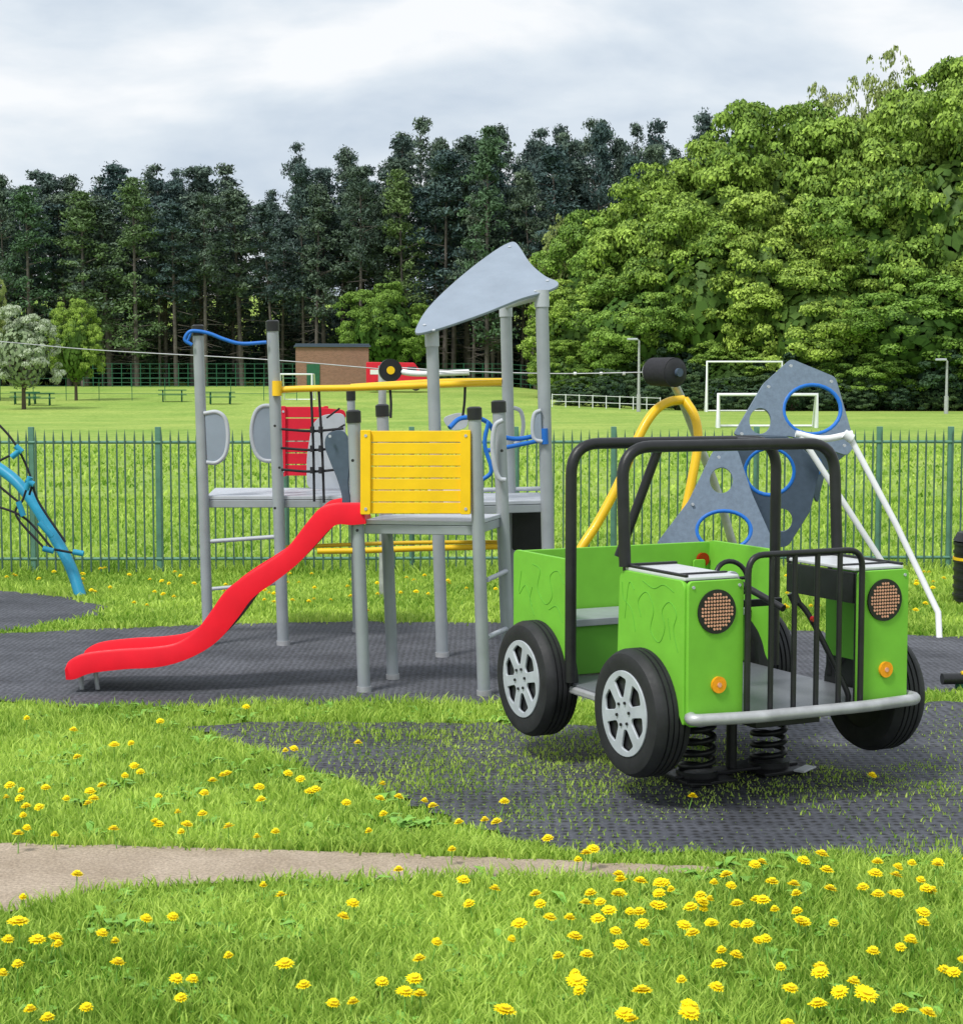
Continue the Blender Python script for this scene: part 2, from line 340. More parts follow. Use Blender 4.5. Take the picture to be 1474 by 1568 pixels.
ym=pmat('dandelion_yellow',(.95,.76,.008),.6,0,.06,60,0,1,0,.2); stm=pmat('dandelion_leaf',(.19,.40,.06),.6,0,.3,15); wm=pmat('seed_white',(.6,.6,.58),.9,0,.1,9)
q=np.vstack(QQ); me=npmesh('dandelions',np.vstack(VV),q,np.zeros(len(q)),[ym,stm,wm],mi=np.concatenate(MQ)); link(bpy.data.objects.new('dandelions',me))

# ---------------------------------------------------------------- trees
def broad(name,lm,nlobe=17,ncl=17,nl=150,ls=.0088,flat_=.62,fill=2200):
    g=unit(rng.normal(size=(nlobe*5,3))); g=g[g[:,2]>-.65]
    sel=[g[0]]
    for q in g[1:]:
        if len(sel)<nlobe and min(np.linalg.norm(q-s_) for s_ in sel)>.42: sel.append(q)
    L=np.array(sel+[np.array([.0,.0,.6])]); LC=L*np.array([.32,.32,.27])*rng.uniform(.88,1.06,len(L))[:,None]+np.array([0,0,.53]); LR=rng.uniform(.14,.20,len(L))
    vs=[];ti=[]
    for lo,lc,lr in zip(L,LC,LR):
        lt=rng.normal(0,.09)
        dd=unit(rng.normal(size=(ncl,3))+.7*lo+np.array([0,0,.45]))
        for d0 in dd:
            r=rng.uniform(.032,.062); c=lc+d0*lr*rng.uniform(.85,1.08)*np.array([1,1,.92]); k=int(nl*(r/.047)**2)
            d=unit(rng.normal(size=(k,3))+.6*d0+np.array([0,0,.8])); rad=r*rng.uniform(.72,1.12,k)
            p=c+d*rad[:,None]*np.array([1.15,1.15,flat_]); nn=unit(d+.45*rng.normal(size=(k,3)))
            vs.append(leaves(p,nn,ls*rng.uniform(.6,1.3,k),.6)); ti.append(np.clip(.48+lt+rng.normal(0,.10)+rng.normal(0,.17,k),0,1))
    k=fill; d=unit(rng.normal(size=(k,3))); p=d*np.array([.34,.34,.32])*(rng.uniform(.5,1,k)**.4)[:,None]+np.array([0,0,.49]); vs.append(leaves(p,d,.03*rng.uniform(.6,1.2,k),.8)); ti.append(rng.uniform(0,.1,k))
    v=np.vstack(vs); nq=len(v)//4; q=np.arange(nq*4).reshape(-1,4); t=np.concatenate(ti); mi=np.zeros(nq,int)
    limbs=[((0,0,-.02),(0,0,.3),.03,.02)]+[((0,0,.15+.04*a),(.3*math.cos(a*1.3),.3*math.sin(a*1.3),.45+.05*(a%3)),.014,.004) for a in range(6)]
    for l in limbs:
        cv,cf=cone_np(*l); q=np.vstack([q,cf+len(v)]); v=np.vstack([v,cv]); t=np.concatenate([t,np.zeros(len(cf))]); mi=np.concatenate([mi,np.ones(len(cf),int)])
    return npmesh(name,v,q,t,[lm,M['bark']],mi=mi)
def pine(name,lm,low=.4,npad=75,nl=70,wid=2.6,lsz=.15):
    Hh=20.; vs=[];ti=[]; lx_,ly_=random.uniform(-.8,.8),random.uniform(-.8,.8)
    limbs=[((0,0,-.3),(lx_,ly_,Hh*.95),.22,.05)]; side=rng.uniform(0,6.28)
    gaps=rng.uniform(low,1,3)
    for i in range(npad):
        f=low+(1-low)*rng.random()**.85
        if min(abs(gaps-f))<.018 and rng.random()<.7: continue
        z=Hh*f; a=rng.uniform(0,6.28); prof=wid*(1-((f-low)/(1.03-low))**2.2)**.8*(.6+.4*min(1,(f-low)*5+.2))*(1+.35*math.cos(a-side+f*9)); L=prof*rng.uniform(.15,1.1)
        c=np.array([math.cos(a)*L+lx_*f,math.sin(a)*L+ly_*f,z+L*rng.uniform(-.05,.25)]); r=rng.uniform(.5,1.35)*(1.1-.5*f)
        if i%3==0: limbs.append(((lx_*f,ly_*f,z-.3),tuple(c),.05,.02))
        d=unit(rng.normal(size=(nl,3))+np.array([0,0,.45])); p=c+d*r*rng.uniform(.2,1.25,nl)[:,None]*np.array([1,1,.62]); nn=unit(d+.9*rng.normal(size=(nl,3)))
        vs.append(leaves(p,nn,lsz*rng.uniform(.5,1.5,nl),.42)); ti.append(np.clip(.4+rng.normal(0,.2)+rng.normal(0,.15,nl),0,1))
    for i in range(30):
        z=Hh*rng.uniform(.12,low+.1); a=rng.uniform(0,6.28); L=rng.uniform(.6,2.0); limbs.append(((0,0,z),(math.cos(a)*L,math.sin(a)*L,z-rng.uniform(-.2,.5)),.035,.012))
    v=np.vstack(vs); nq=len(v)//4; q=np.arange(nq*4).reshape(-1,4); t=np.concatenate(ti); mi=np.zeros(nq,int)
    for l in limbs:
        cv,cf=cone_np(*l,seg=5); q=np.vstack([q,cf+len(v)]); v=np.vstack([v,cv]); t=np.concatenate([t,np.zeros(len(cf))]); mi=np.concatenate([mi,np.ones(len(cf),int)])
    return npmesh(name,v,q,t,[lm,M['pbark']],mi=mi)
OV=[(0,(.62,.74,.86)),(.4,(.9,.92,.96)),(.75,(1.0,1.0,.85)),(1,(1.3,1.25,1.0))]
Lp=leafmat('pine_needles_hazed',(.048,.078,.074),(.155,.215,.175),0,.8,OV)  # lighter bluish needle colour stands in for distance haze
Lp2=leafmat('larch_needles',(.08,.13,.06),(.19,.29,.13),0,.7,OV)
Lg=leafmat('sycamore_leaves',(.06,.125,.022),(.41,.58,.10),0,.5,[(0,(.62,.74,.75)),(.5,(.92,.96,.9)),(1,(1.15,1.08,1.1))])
Lg2=leafmat('young_leaves',(.14,.19,.05),(.42,.50,.17),0,.5)
Ld=leafmat('scrub_leaves',(.03,.06,.035),(.11,.175,.07),0,.7,OV)
Lw=leafmat('blossom_leaves',(.20,.27,.14),(.60,.66,.52),0,.6)
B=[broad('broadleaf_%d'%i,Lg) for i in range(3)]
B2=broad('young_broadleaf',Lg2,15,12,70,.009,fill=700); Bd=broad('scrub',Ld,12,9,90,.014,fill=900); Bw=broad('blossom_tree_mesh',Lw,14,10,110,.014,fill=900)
Pn=[pine('pine_%d'%i,Lp,lo,110) for i,lo in enumerate((.34,.45,.28,.4,.5))]; Pf=[pine('pine_full_%d'%i,Lp,.08,150,55,2.9) for i in range(2)]; PL=pine('larch',Lp2,.12,120,60,2.4)
def inst(name,me,x,y,w,hh,parent=None,sink=0):
    o=bpy.data.objects.new(name,me); sc.collection.objects.link(o); o.location=(x,y,float(gz(np.float64(x),np.float64(y)))-sink); o.scale=(w,w,hh); o.rotation_euler=(0,0,random.uniform(0,6.28)); o.parent=parent; return o
def sky_y(px): return np.interp(px,[-600,0,40,100,220,290,350,380,430,480,600,640,700,740,790,830,890,960,1040,1100,1200,1500,2000],[300,288,258,276,258,252,278,290,262,224,232,206,218,194,204,188,182,200,196,182,190,180,180])
PAR=None
pf=group('pine_forest')
for row,(Yr,st) in enumerate(((150,3.0),(154,2.8),(159,2.7),(165,2.8),(172,2.9))):
    x=-62+random.random()*2
    while x<34:
        z0=float(gz(x,Yr)); px=737+F*x/Yr; top=H+(590-sky_y(px))*Yr/F-z0; hh=top*(random.uniform(.86,1.03) if row>1 else random.uniform(.72,.98))
        me=random.choice(Pn) if row<3 else random.choice(Pf)
        if row<2 and random.random()<.05: me=PL; hh*=.9
        yy=Yr+random.uniform(-1.8,1.8); s=hh/20; w=random.uniform(.75,1.35)
        o=inst('pine',me,x,yy,w,s,pf); o.rotation_euler[0]=random.uniform(-.03,.03); o.rotation_euler[1]=random.uniform(-.04,.04); x+=st*random.uniform(.5,1.5)
for x in np.arange(-62,30,2.4):
    inst('undergrowth',Bd,x+random.uniform(-1,1),160+random.uniform(-5,5),random.uniform(3.5,6),random.uniform(2,6.5),pf,.8)
for x in np.arange(-66,34,3.0):
    inst('undergrowth',Bd,x+random.uniform(-1,1),176+random.uniform(-1,1),6.5,random.uniform(9,12),pf,2.5)
PAR=None
def tree(name,me,px,top,Y,wpx,sinkf=0.07):
    if px>800: Y=109+(Y-70)*.55
    x=(px-737)/F*Y; z0=float(gz(x,Y)); t=H+(590-top)*Y/F-z0; t/=(1-sinkf)*.97; inst(name,me,x,Y,wpx*Y/F,t,None,sinkf*t)
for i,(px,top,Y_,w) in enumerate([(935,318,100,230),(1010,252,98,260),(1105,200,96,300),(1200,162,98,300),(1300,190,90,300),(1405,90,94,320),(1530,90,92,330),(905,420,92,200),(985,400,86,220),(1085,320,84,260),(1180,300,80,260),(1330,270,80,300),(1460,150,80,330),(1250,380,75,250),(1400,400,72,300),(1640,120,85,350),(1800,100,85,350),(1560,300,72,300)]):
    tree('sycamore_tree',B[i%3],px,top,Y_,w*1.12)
tree('birch_tree',B2,1250,140,104,170); tree('birch_tree',B2,1335,88,103,220); tree('birch_tree',B2,870,335,106,130)
for px,top,Y_,w in[(870,520,88,130),(950,530,84,160),(1040,500,82,180),(1130,520,78,200),(1230,510,74,200),(1330,520,70,200),(1430,500,70,220),(1540,500,70,240)]:
    tree('shrub',B[0] if random.random()<.6 else Bd,px,top,Y_,w,.2)
for px in range(880,1500,55): tree('shrub',Bd,px,random.uniform(560,580),66,90,.25)
tree('blossom_tree',Bw,38,466,98,125,0); tree('maple_tree',B[1],118,458,112,90,0); tree('maple_tree',B2,-8,405,120,60,0)
tree('maple_tree',B[2],590,425,146,150); tree('maple_tree',B[0],-160,380,110,240)
for px,top in((50,292),(212,280),(745,205),(130,300)):
    x=(px-737)/F*147.5; z0=float(gz(x,147.5)); t=H+(590-top)*147.5/F-z0; inst('larch_tree',PL,x,147.5,1.1,t/20)

# ---------------------------------------------------------------- boundary fence
group('railing_fence'); YF=14.4
bv=[];bq=[]
def bx(c,s):
    x,y,z=[q/2 for q in s]; k=len(bv)
    for a,b_,d in((-x,-y,-z),(x,-y,-z),(x,y,-z),(-x,y,-z),(-x,-y,z),(x,-y,z),(x,y,z),(-x,y,z)): bv.append((c[0]+a,c[1]+b_,c[2]+d))
    for f in((0,3,2,1),(4,5,6,7),(0,1,5,4),(1,2,6,5),(2,3,7,6),(3,0,4,7)): bq.append(tuple(q+k for q in f))
def fy(x): return YF+.25*math.sin(x*.3)*.3
x=-9.5
while x<9.5:
    xx=x+random.uniform(-.004,.004); bx((xx,fy(x),.585),(.013,.013,1.13)); k=len(bv); y=fy(x)
    for a,b_ in((-.007,-.007),(.007,-.007),(.007,.007),(-.007,.007)): bv.append((xx+a,y+b_,1.15))
    bv.append((xx,y,1.235)); bq+= [(k,k+1,k+4),(k+1,k+2,k+4),(k+2,k+3,k+4),(k+3,k,k+4)]
    x+=.0755
meshobj('bars',bv,bq,M['fence'])
for z in(.13,1.12): tube('rail',[(q,fy(q)+.012,z) for q in np.linspace(-9.6,9.6,30)],.013,M['fencel'],False)
for px in(-440,-330,-150,50,243,438,630,790,940,1160,1350,1460,1570,1760,1950,2150):
    p=(px-737)/F*YF; 
    if abs(p)<9.6: box('post',(p,fy(p)+.03,.62),(.045,.045,1.26),M['fencel'])

# ---------------------------------------------------------------- play tower
PAR=None; group('play_tower')
def post(name,tp,bx_,Y_,r,cap=True,Yt=None):
    t=W(tp[0],tp[1],Y_ if Yt is None else Yt); b_=W(bx_,900,Y_); b_.z=0
    cyl(name,b_,t,r,M['post'],seg=24); d=(t-b_).normalized()
    cyl(name+'_shoe',b_+Vector((0,0,.004)),b_+d*.035,r*1.14,M['galv'])
    if cap:
        cyl(name+'_cap',t-d*.055,t+d*.004,r*1.16,M['black']); cyl(name+'_captop',t+d*.004,t+d*.012,r*1.16,M['black'],r*.8)
    return t,b_
PT={}
for nme,tp,bx_,Y_,r in[('F',(303,500),318,10.35,.033),('E',(417,493),433,10.35,.036),('A',(541,631),557,8.76,.033),('B',(726,626),741,8.65,.033),('C',(763,616),779,9.2,.035),('D',(585,622),601,9.14,.032),('G',(537,600),546,10.9,.026)]:
    PT[nme]=post('post_'+nme,tp,bx_,Y_,r)
for nme,tp,bx_,Y_,r in[('H',(661,512),677,9.9,.036),('I',(829,452),843,10.2,.039),('J',(774,468),786,10.9,.037)]:
    PT[nme]=post('post_'+nme,tp,bx_,Y_,r,False)
    t,b_=PT[nme]; d=(t-b_).normalized(); cyl('bracket',t-d*.07,t+d*.03,r*1.15,M['lgrey'])
def deck(name,c,z,n=5,th=.05):
    a,b_,cc,d=[Vector((q[0],q[1],0)) for q in c]
    for i in range(n):
        t0=i/n+.006; t1=(i+1)/n-.006
        q=[a.lerp(d,t0),b_.lerp(cc,t0),b_.lerp(cc,t1),a.lerp(d,t1)]
        vs=[(p.x,p.y,z-.022) for p in q]+[(p.x,p.y,z) for p in q]
        meshobj(name+'_plank',vs,[(0,3,2,1),(4,5,6,7),(0,1,5,4),(1,2,6,5),(2,3,7,6),(3,0,4,7)],M['lgrey'],bevel=.003)
    q=[a,b_,cc,d]; ce=sum(q,Vector())/4; q=[ce+(p-ce)*.985 for p in q]
    vs=[(p.x,p.y,z-.022-th) for p in q]+[(p.x,p.y,z-.024) for p in q]
    meshobj(name+'_frame',vs,[(0,3,2,1),(4,5,6,7),(0,1,5,4),(1,2,6,5),(2,3,7,6),(3,0,4,7)],M['post'],bevel=.004)
def xy(px,Y_): p=W(px,800,Y_); return (p.x,p.y)
deck('deck_slide',[xy(556,8.76),xy(728,8.66),xy(768,9.2),xy(592,9.16)],.905,4)
deck('deck_left',[xy(316,10.36),xy(540,10.36),xy(535,11.2),xy(330,11.2)],.925,4)
deck('deck_roof',[xy(668,9.95),xy(838,10.2),xy(825,10.95),xy(680,10.9)],.91,4)
# yellow barrier
def slatpanel(name,x0,x1,y0,y1,Y0,Y1,mat,n=7):
    f=lambda px:Y0+(Y1-Y0)*(px-x0)/(x1-x0)
    def quad(a,b_,c,d,off,th,nm):
        P0=W(a,c,f(a)); P1=W(b_,c,f(b_)); e=(P1-P0); e.z=0; nn=Vector((e.y,-e.x,0)).normalized()
        plate(nm,[(a,c),(b_,c),(b_,d),(a,d)],P0+nn*off,nn,th,mat,round_=.006)
    wS=(x1-x0)*.085
    quad(x0,x0+wS,y0,y1,.0,.028,name+'_stile'); quad(x1-wS,x1,y0,y1,.0,.028,name+'_stile')
    hh=(y1-y0)/n
    for i in range(n): quad(x0+wS*.8,x1-wS*.8,y0+hh*i+hh*.07,y0+hh*(i+1)-hh*.07,-.014,.018,name+'_slat')
    for a in(x0+wS*.5,x1-wS*.5):
        for c in(y0+8,y1-8):
            p=W(a,c,f(a)); cyl(name+'_bolt',p+Vector((0,-.012,0)),p+Vector((0,-.018,0)),.008,M['lgrey'],seg=10)
slatpanel('yellow_barrier',553,720,659,787,8.70,8.62,M['yel'])
slatpanel('red_barrier',431,502,622,729,11.0,11.0,M['redpl'],6)
N0=(0,-1,0)
plate('red_barrier_top',[(485,624),(527,628),(530,640),(490,642)],W(505,632,10.95),N0,.02,M['redpl'])
plate('side_panel',[(478,650),(492,636),(528,632),(530,748),(470,748),(470,700)],W(500,690,10.9),N0,.018,M['lgrey'],round_=.05)
plate('wave_panel',[(508,662),(524,660),(534,676),(536,700),(533,740),(536,768),(536,795),(520,790),(525,765),(518,735),(506,705),(499,685),(500,670)],W(520,720,8.82),(-.25,-1,0),.02,M['dgrey'],smooth=True)
cyl('panel_bolt',W(505,668,8.79),W(505,668,8.77),.008,M['lgrey'],seg=10)
plate('lower_board',[(784,780),(830,780),(830,842),(784,842)],W(800,800,10.65),N0,.02,M['black'])
# roof: sail-shaped sheet leaning back
A_=W(640,508,9.82); B_=W(851,437,10.25); C_=W(785,373,10.85); nn=(B_-A_).cross(C_-A_).normalized()
if nn.y>0: nn=-nn
plate('roof',[(638,511),(640,498),(655,474),(683,445),(720,413),(755,387),(775,375),(787,372),(796,381),(812,405),(834,424),(853,433),(850,441),(826,450),(795,459),(745,479),(700,495),(665,506)],A_,nn,.016,M['roof'],smooth=True)
for p in((650,500),(664,508),(780,380),(838,432),(820,448)):
    r=ray(*p); t=(A_-CAM).dot(nn)/r.dot(nn); q=CAM+r*t; cyl('roof_bolt',q+nn*.007,q+nn*.014,.01,M['lgrey'],seg=10)
tube('roof_strut',[W(774,470,10.9),W(800,462,10.5),W(829,455,10.2)],.015,M['lgrey'],False)
# rails
def wt(name,pts,Y_,r,mat,**k):
    f=(lambda i:Y_) if not isinstance(Y_,(tuple,list)) else (lambda i:Y_[0]+(Y_[1]-Y_[0])*i/(len(pts)-1))
    return tube(name,[W(a,b_,f(i)) for i,(a,b_) in enumerate(pts)],r,mat,**k)
wt('yellow_rail',[(424,597),(470,595),(530,594),(600,592),(700,588),(768,586)],(10.32,10.3),.020,M['ytube'])
wt('yellow_rail_back',[(537,592),(600,588),(680,584),(768,583)],(10.9,10.9),.018,M['ytube'])
wt('rail_end',[(424,583),(424,606)],10.3,.03,M['ytube'])
wt('lower_rail',[(486,844),(560,843),(640,840),(764,837)],(10.3,10.3),.018,M['ytube'])
wt('lower_rail_back',[(433,838),(560,833),(640,831),(762,830)],(10.9,10.9),.013,M['ytube'])
for a,b_ in(((476,598),(481,768)),((488,598),(496,770)),((597,594),(598,640)),((712,590),(708,640))): wt('net_rope',[a,((a[0]+b_[0])/2+1,(a[1]+b_[1])/2),b_],10.32,.008,M['rope'])
for y_ in(657,686,719):
    wt('net_rope',[(431,y_),(478,y_+3),(526,y_-1)],10.33,.008,M['rope'])
    for x_ in(478,491): cyl('net_knot',W(x_,y_-4,10.3),W(x_,y_+6,10.3),.014,M['rope'],seg=10)
for s in range(4): wt('net_rope',[(500+s*3,640+s*25),(520+s*8,625+s*25)],10.5,.006,M['rope'])
def loop(name,pts,Y_,r=.013,fillp=True):
    wt(name,pts,Y_,r,M['lgrey'])
    if fillp: plate(name+'_plate',[(a+(.12*(sum(p[0] for p in pts)/len(pts)-a)),b_) for a,b_ in pts],W(pts[0][0],pts[0][1],Y_),N0,.01,M['roof'],round_=.01)
loop('handle',[(312,633),(332,631),(345,642),(349,668),(345,695),(332,708),(316,708)],10.33)
loop('handle',[(422,622),(402,622),(390,634),(385,662),(390,690),(402,704),(424,706)],10.5)
loop('handle',[(770,643),(758,652),(754,680),(757,712),(764,732),(774,735)],9.12,.013,False)
loop('handle',[(786,624),(797,630),(801,650),(797,672),(788,680)],10.8,.013,False)
loop('handle',[(828,628),(818,634),(815,655),(818,672),(830,676)],10.15,.012)
wt('blue_rail',[(688,655),(704,641),(730,640),(748,648),(760,664),(790,672),(836,664)],(9.9,10.2),.014,M['blue'])
wt('blue_rail',[(745,690),(780,684),(838,672)],(9.9,10.2),.013,M['blue'])
wt('blue_rail',[(748,645),(742,680),(752,720),(738,735)],9.7,.012,M['blue'])
wt('blue_bracket',[(833,656),(834,680)],10.16,.022,M['blue'])
wt('blue_cord',[(294,528),(283,520),(290,508),(304,507),(322,511),(345,520),(370,526),(408,524)],10.3,.011,M['blue'])
wt('blue_cord_loop',[(286,525),(296,505),(306,503),(310,512)],10.38,.008,M['blue'])
wt('rung',[(322,829),(420,822)],(10.35,10.35),.013,M['lgrey']); wt('rung',[(322,902),(428,893)],(10.9,10.9),.012,M['lgrey'])
for y_ in(880,968): wt('rung',[(746,y_+8),(776,y_-6)],(8.66,9.2),.013,M['lgrey'])
plate('grey_infill',[(676,640),(700,632),(716,634),(716,655),(690,660)],W(700,645,10.6),N0,.015,M['lgrey'],round_=.04)
wt('deck_rail',[(655,752),(835,748)],(10.9,10.9),.014,M['lgrey'])
for x_,y_ in((421,652),(428,716),(421,778),(540,705),(547,812),(733,812),(733,700),(768,690)):
    Yb=10.3 if x_<500 else 8.7
    p=W(x_,y_,Yb-.034); cyl('bolt',p,p+Vector((0,-.008,0)),.008,M['black'],seg=10)
# slide
top=[(556,770),(535,770),(510,771),(490,778),(470,800),(440,838),(410,860),(375,882),(345,905),(320,940),(300,965),(270,985),(230,992),(180,995),(130,1001),(106,1012),(99,1024)]
bot=[(560,802),(538,804),(518,803),(505,811),(480,838),(455,864),(425,888),(388,915),(365,945),(340,975),(315,995),(280,1012),(240,1022),(190,1025),(140,1031),(115,1040),(101,1041)]
YN=8.70; YFr=9.12
tt=catmull([W(a,b_,YN) for a,b_ in top],5); bb=catmull([W(a,b_,YN) for a,b_ in bot],5)
vs=[];fs=[]; wl=.028
for t,b_ in zip(tt,bb):
    u=(t-b_); k=u*.35; m1=b_+k
    sec=[(b_,0),(t-u*.12,0),(t,wl*.3),(t,wl*.8),(t-u*.12,wl),(m1+u*.1,wl+.01),(m1,wl+.05)]
    full=[(p.x,YN+o,p.z) for p,o in sec]+[(p.x,YFr-o,p.z) for p,o in reversed(sec)]
    vs+=full
ns=14
for i in range(len(tt)-1):
    for q in range(ns):
        r_=(q+1)%ns; fs.append((i*ns+q,i*ns+r_,(i+1)*ns+r_,(i+1)*ns+q))
fs.append(tuple(range(ns))); fs.append(tuple(range((len(tt)-1)*ns,len(tt)*ns))[::-1])
o=meshobj('slide',vs,fs,M['red'],smooth=True); o.data.materials.append(M['brown'])
for i,p in enumerate(o.data.polygons):
    if i<len(fs)-2 and i%ns==ns-1: p.material_index=1
o.data.set_sharp_from_angle(angle=.9)
for a in((126,1062,122),(150,1060,146)):
    p=W(a[0],a[1],8.82); p.z=0; tube('slide_leg',[p,p+Vector((-.01,0,.09)),p+Vector((-.01,0,.12))],.012,M['galv'],False)
p=W(126,1062,9.05); p.z=0; tube('slide_leg',[p,p+Vector((-.01,0,.12))],.012,M['galv'],False)

# ---------------------------------------------------------------- spring rider car
PAR=None; car=group('spring_rider_car',(1.205,6.365,0),math.radians(26))
RX=Matrix(((1,0,0,0),(0,0,-1,0),(0,1,0,0),(0,0,0,1)))
def fu(u): return Matrix(((0,0,-1,u),(1,0,0,0),(0,1,0,0),(0,0,0,1)))
def fv(v): m_=RX.copy(); m_[1][3]=v; return m_
def L2(p,r,n=4): return fillet([Vector((a,b_,0)) for a,b_ in p],r,n,True)
def circ(cx,cy,r,n=32,s=1): return [Vector((cx+r*math.cos(s*2*math.pi*i/n),cy+r*math.sin(s*2*math.pi*i/n),0)) for i in range(n)]
for sg in(-1,1):
    x0,x1=sorted((sg*.268,sg*.505))
    flat('front_panel',[L2([(x0,.352),(x1,.352),(x1,.885),(x0,.885)],.02)],fv(0),.018,M['green'])
    cx=sg*.387
    cyl('headlamp_rim',(cx,-.009,.772),(cx,-.016,.772),.082,M['black'],seg=40)
    for i in range(-5,6):
        for j in range(-5,6):
            if i*i+j*j<27: cyl('headlamp_dot',(cx+i*.0128,-.016,.772+j*.0128),(cx+i*.0128,-.0185,.772+j*.0128),.0046,M['warm'],seg=8)
    cyl('indicator',(cx+.01,-.009,.50),(cx+.01,-.02,.50),.031,M['orange'],seg=24); cyl('indicator_hub',(cx+.01,-.02,.50),(cx+.01,-.023,.50),.009,M['warm'],seg=14)
    for a,b_ in((x0+.018,.865),(x1-.018,.865),(x0+.018,.37),(x1-.018,.37)): cyl('screw',(a,-.009,b_),(a,-.013,b_),.006,M['lgrey'],seg=10)
    U=sg*.505
    arch=[(.28+.235*math.cos(math.radians(a)),.36+.235*math.sin(math.radians(a))) for a in range(40,171,13)]
    flat('front_side',[L2([(.012,.353),(.012,.865),(.03,.885),(.44,.885),(.47,.86),(.485,.52)]+arch,.012)],fu(U),.018,M['green'])
    arch2=[(1.13+.22*math.cos(math.radians(a)),.36+.22*math.sin(math.radians(a))) for a in range(15,166,15)]
    flat('rear_side',[L2([(.875,.375),(.875,.85),(.905,.885),(1.35,.885),(1.375,.87),(1.375,.42)]+arch2,.012)],fu(U),.018,M['green'])
    xm=sg*.387
    box('fender_top',(xm,.235,.893),(.236,.43,.014),M['alu'],.004)
    box('fender_trim',(sg*.497,.24,.905),(.016,.44,.01),M['black']); box('fender_trim',(xm,.452,.895),(.24,.02,.03),M['black']); box('fender_trim',(xm,.10,.9035),(.236,.018,.006),M['black'])
    zb=.76
    box('fender_inner',(sg*.272,.24,(zb+.88)/2),(.016,.43,.88-zb),M['black']); box('fender_edge',(sg*.275,.015,.62),(.012,.02,.52),M['black'])
    for v in(.28,1.13):
        uo=-.61 if sg<0 else .66; ui=uo-sg*.165; zc=.36; R=.245
        prof=[(.15,.012),(.20,.0),(.228,.008),(.241,.028)]
        for g_ in(.052,.075,.098,.121): prof+=[(.2455,g_-.010),(.2455,g_-.004),(.237,g_-.002),(.237,g_+.002),(.2455,g_+.004)]
        prof+=[(.241,.137),(.228,.157),(.20,.165),(.15,.153)]
        vs=[];fs=[];sgm=56;K=len(prof)
        for i in range(sgm):
            t=2*math.pi*i/sgm
            for r,w_ in prof: vs.append((uo-sg*w_,v+r*math.cos(t),zc+r*math.sin(t)))
        for i in range(sgm):
            j=(i+1)%sgm
            for q in range(K-1): fs.append((i*K+q,i*K+q+1,j*K+q+1,j*K+q) if sg>0 else (i*K+q,j*K+q,j*K+q+1,i*K+q+1))
        o=meshobj('tyre',vs,fs,M['tyre'],smooth=True); o.data.set_sharp_from_angle(angle=.6)
        cyl('wheel_disc',(uo-sg*.02,v,zc),(uo-sg*.15,v,zc),.17,M['black'],seg=40)
        holes=[]
        for q in range(6):
            a=2*math.pi*q/6+.3; w0,w1=.22,.36
            pts=[(.060,a-w0*.9),(.135,a-w1),(.147,a),(.135,a+w1),(.060,a+w0*.9)]
            holes.append(fillet([Vector((v+r*math.cos(t),zc+r*math.sin(t),0)) for r,t in pts],.012,3,True))
        flat('hub_plate',[circ(v,zc,.162,48)]+holes,fu(uo-sg*.008),.01,M['hub'])
        for q in range(6):
            a=2*math.pi*q/6+.3+math.pi/6; cyl('bolt',(uo-sg*.002,v+.045*math.cos(a),zc+.045*math.sin(a)),(uo+sg*.004,v+.045*math.cos(a),zc+.045*math.sin(a)),.006,M['black'],seg=8)
    for v in(.28,1.13): cyl('axle',(sg*.1,v,.33),(sg*.5,v,.35),.02,M['black'])
# lower inner wing on the far side, behind it the wheel
box('wing_inner',(.474,.25,.62),(.012,.42,.26),M['greend'])
def eng(pts): tube('engraving',[(-.5142,a,b_) for a,b_ in pts],.0016,M['greend'])
eng([(.05,.62),(.08,.70),(.06,.76),(.11,.80),(.16,.76),(.14,.70),(.18,.64),(.24,.68),(.22,.76),(.27,.82),(.33,.78),(.31,.72)])
eng([(.35,.66),(.38,.74),(.44,.78),(.45,.84)]); eng([(.08,.84),(.15,.86),(.22,.84),(.30,.86)]); eng([(.10,.66),(.12,.74)]); eng([(.36,.82),(.40,.84),(.43,.70)])
eng([(.92,.78),(.97,.83),(1.04,.80),(1.02,.72),(1.08,.68),(1.15,.74),(1.13,.82),(1.2,.84)]); eng([(.93,.62),(.98,.68),(1.05,.66)]); eng([(1.2,.66),(1.26,.74),(1.32,.7),(1.3,.8)]); eng([(1.18,.62),(1.22,.68),(1.2,.74)])
# rear wall + bench
box('rear_wall',(0,1.375,.66),(1.0,.018,.44),M['green']); box('seat',(0,1.19,.60),(.98,.32,.02),M['post']); box('seat_edge',(0,1.026,.598),(.98,.012,.03),M['post']); box('seat_front',(0,1.045,.48),(.98,.016,.21),M['greend'])
cyl('tail_lamp',(.455,1.364,.80),(.455,1.35,.80),.032,M['redl']); cyl('tail_lamp',(-.40,1.386,.80),(-.40,1.40,.80),.032,M['redl'])
flat('tail_bracket',[L2([(.40,.74),(.46,.74),(.46,.80),(.40,.80)],.01)],fv(1.35),.01,M['green'])
box('floor',(0,.62,.362),(.98,1.2,.014),M['plate'],.002); box('chassis',(0,.62,.325),(.30,1.1,.05),M['black']); box('sill',(-.49,.68,.345),(.03,.5,.03),M['galv'],.008); box('sill',(.49,.68,.345),(.03,.5,.03),M['galv'],.008)
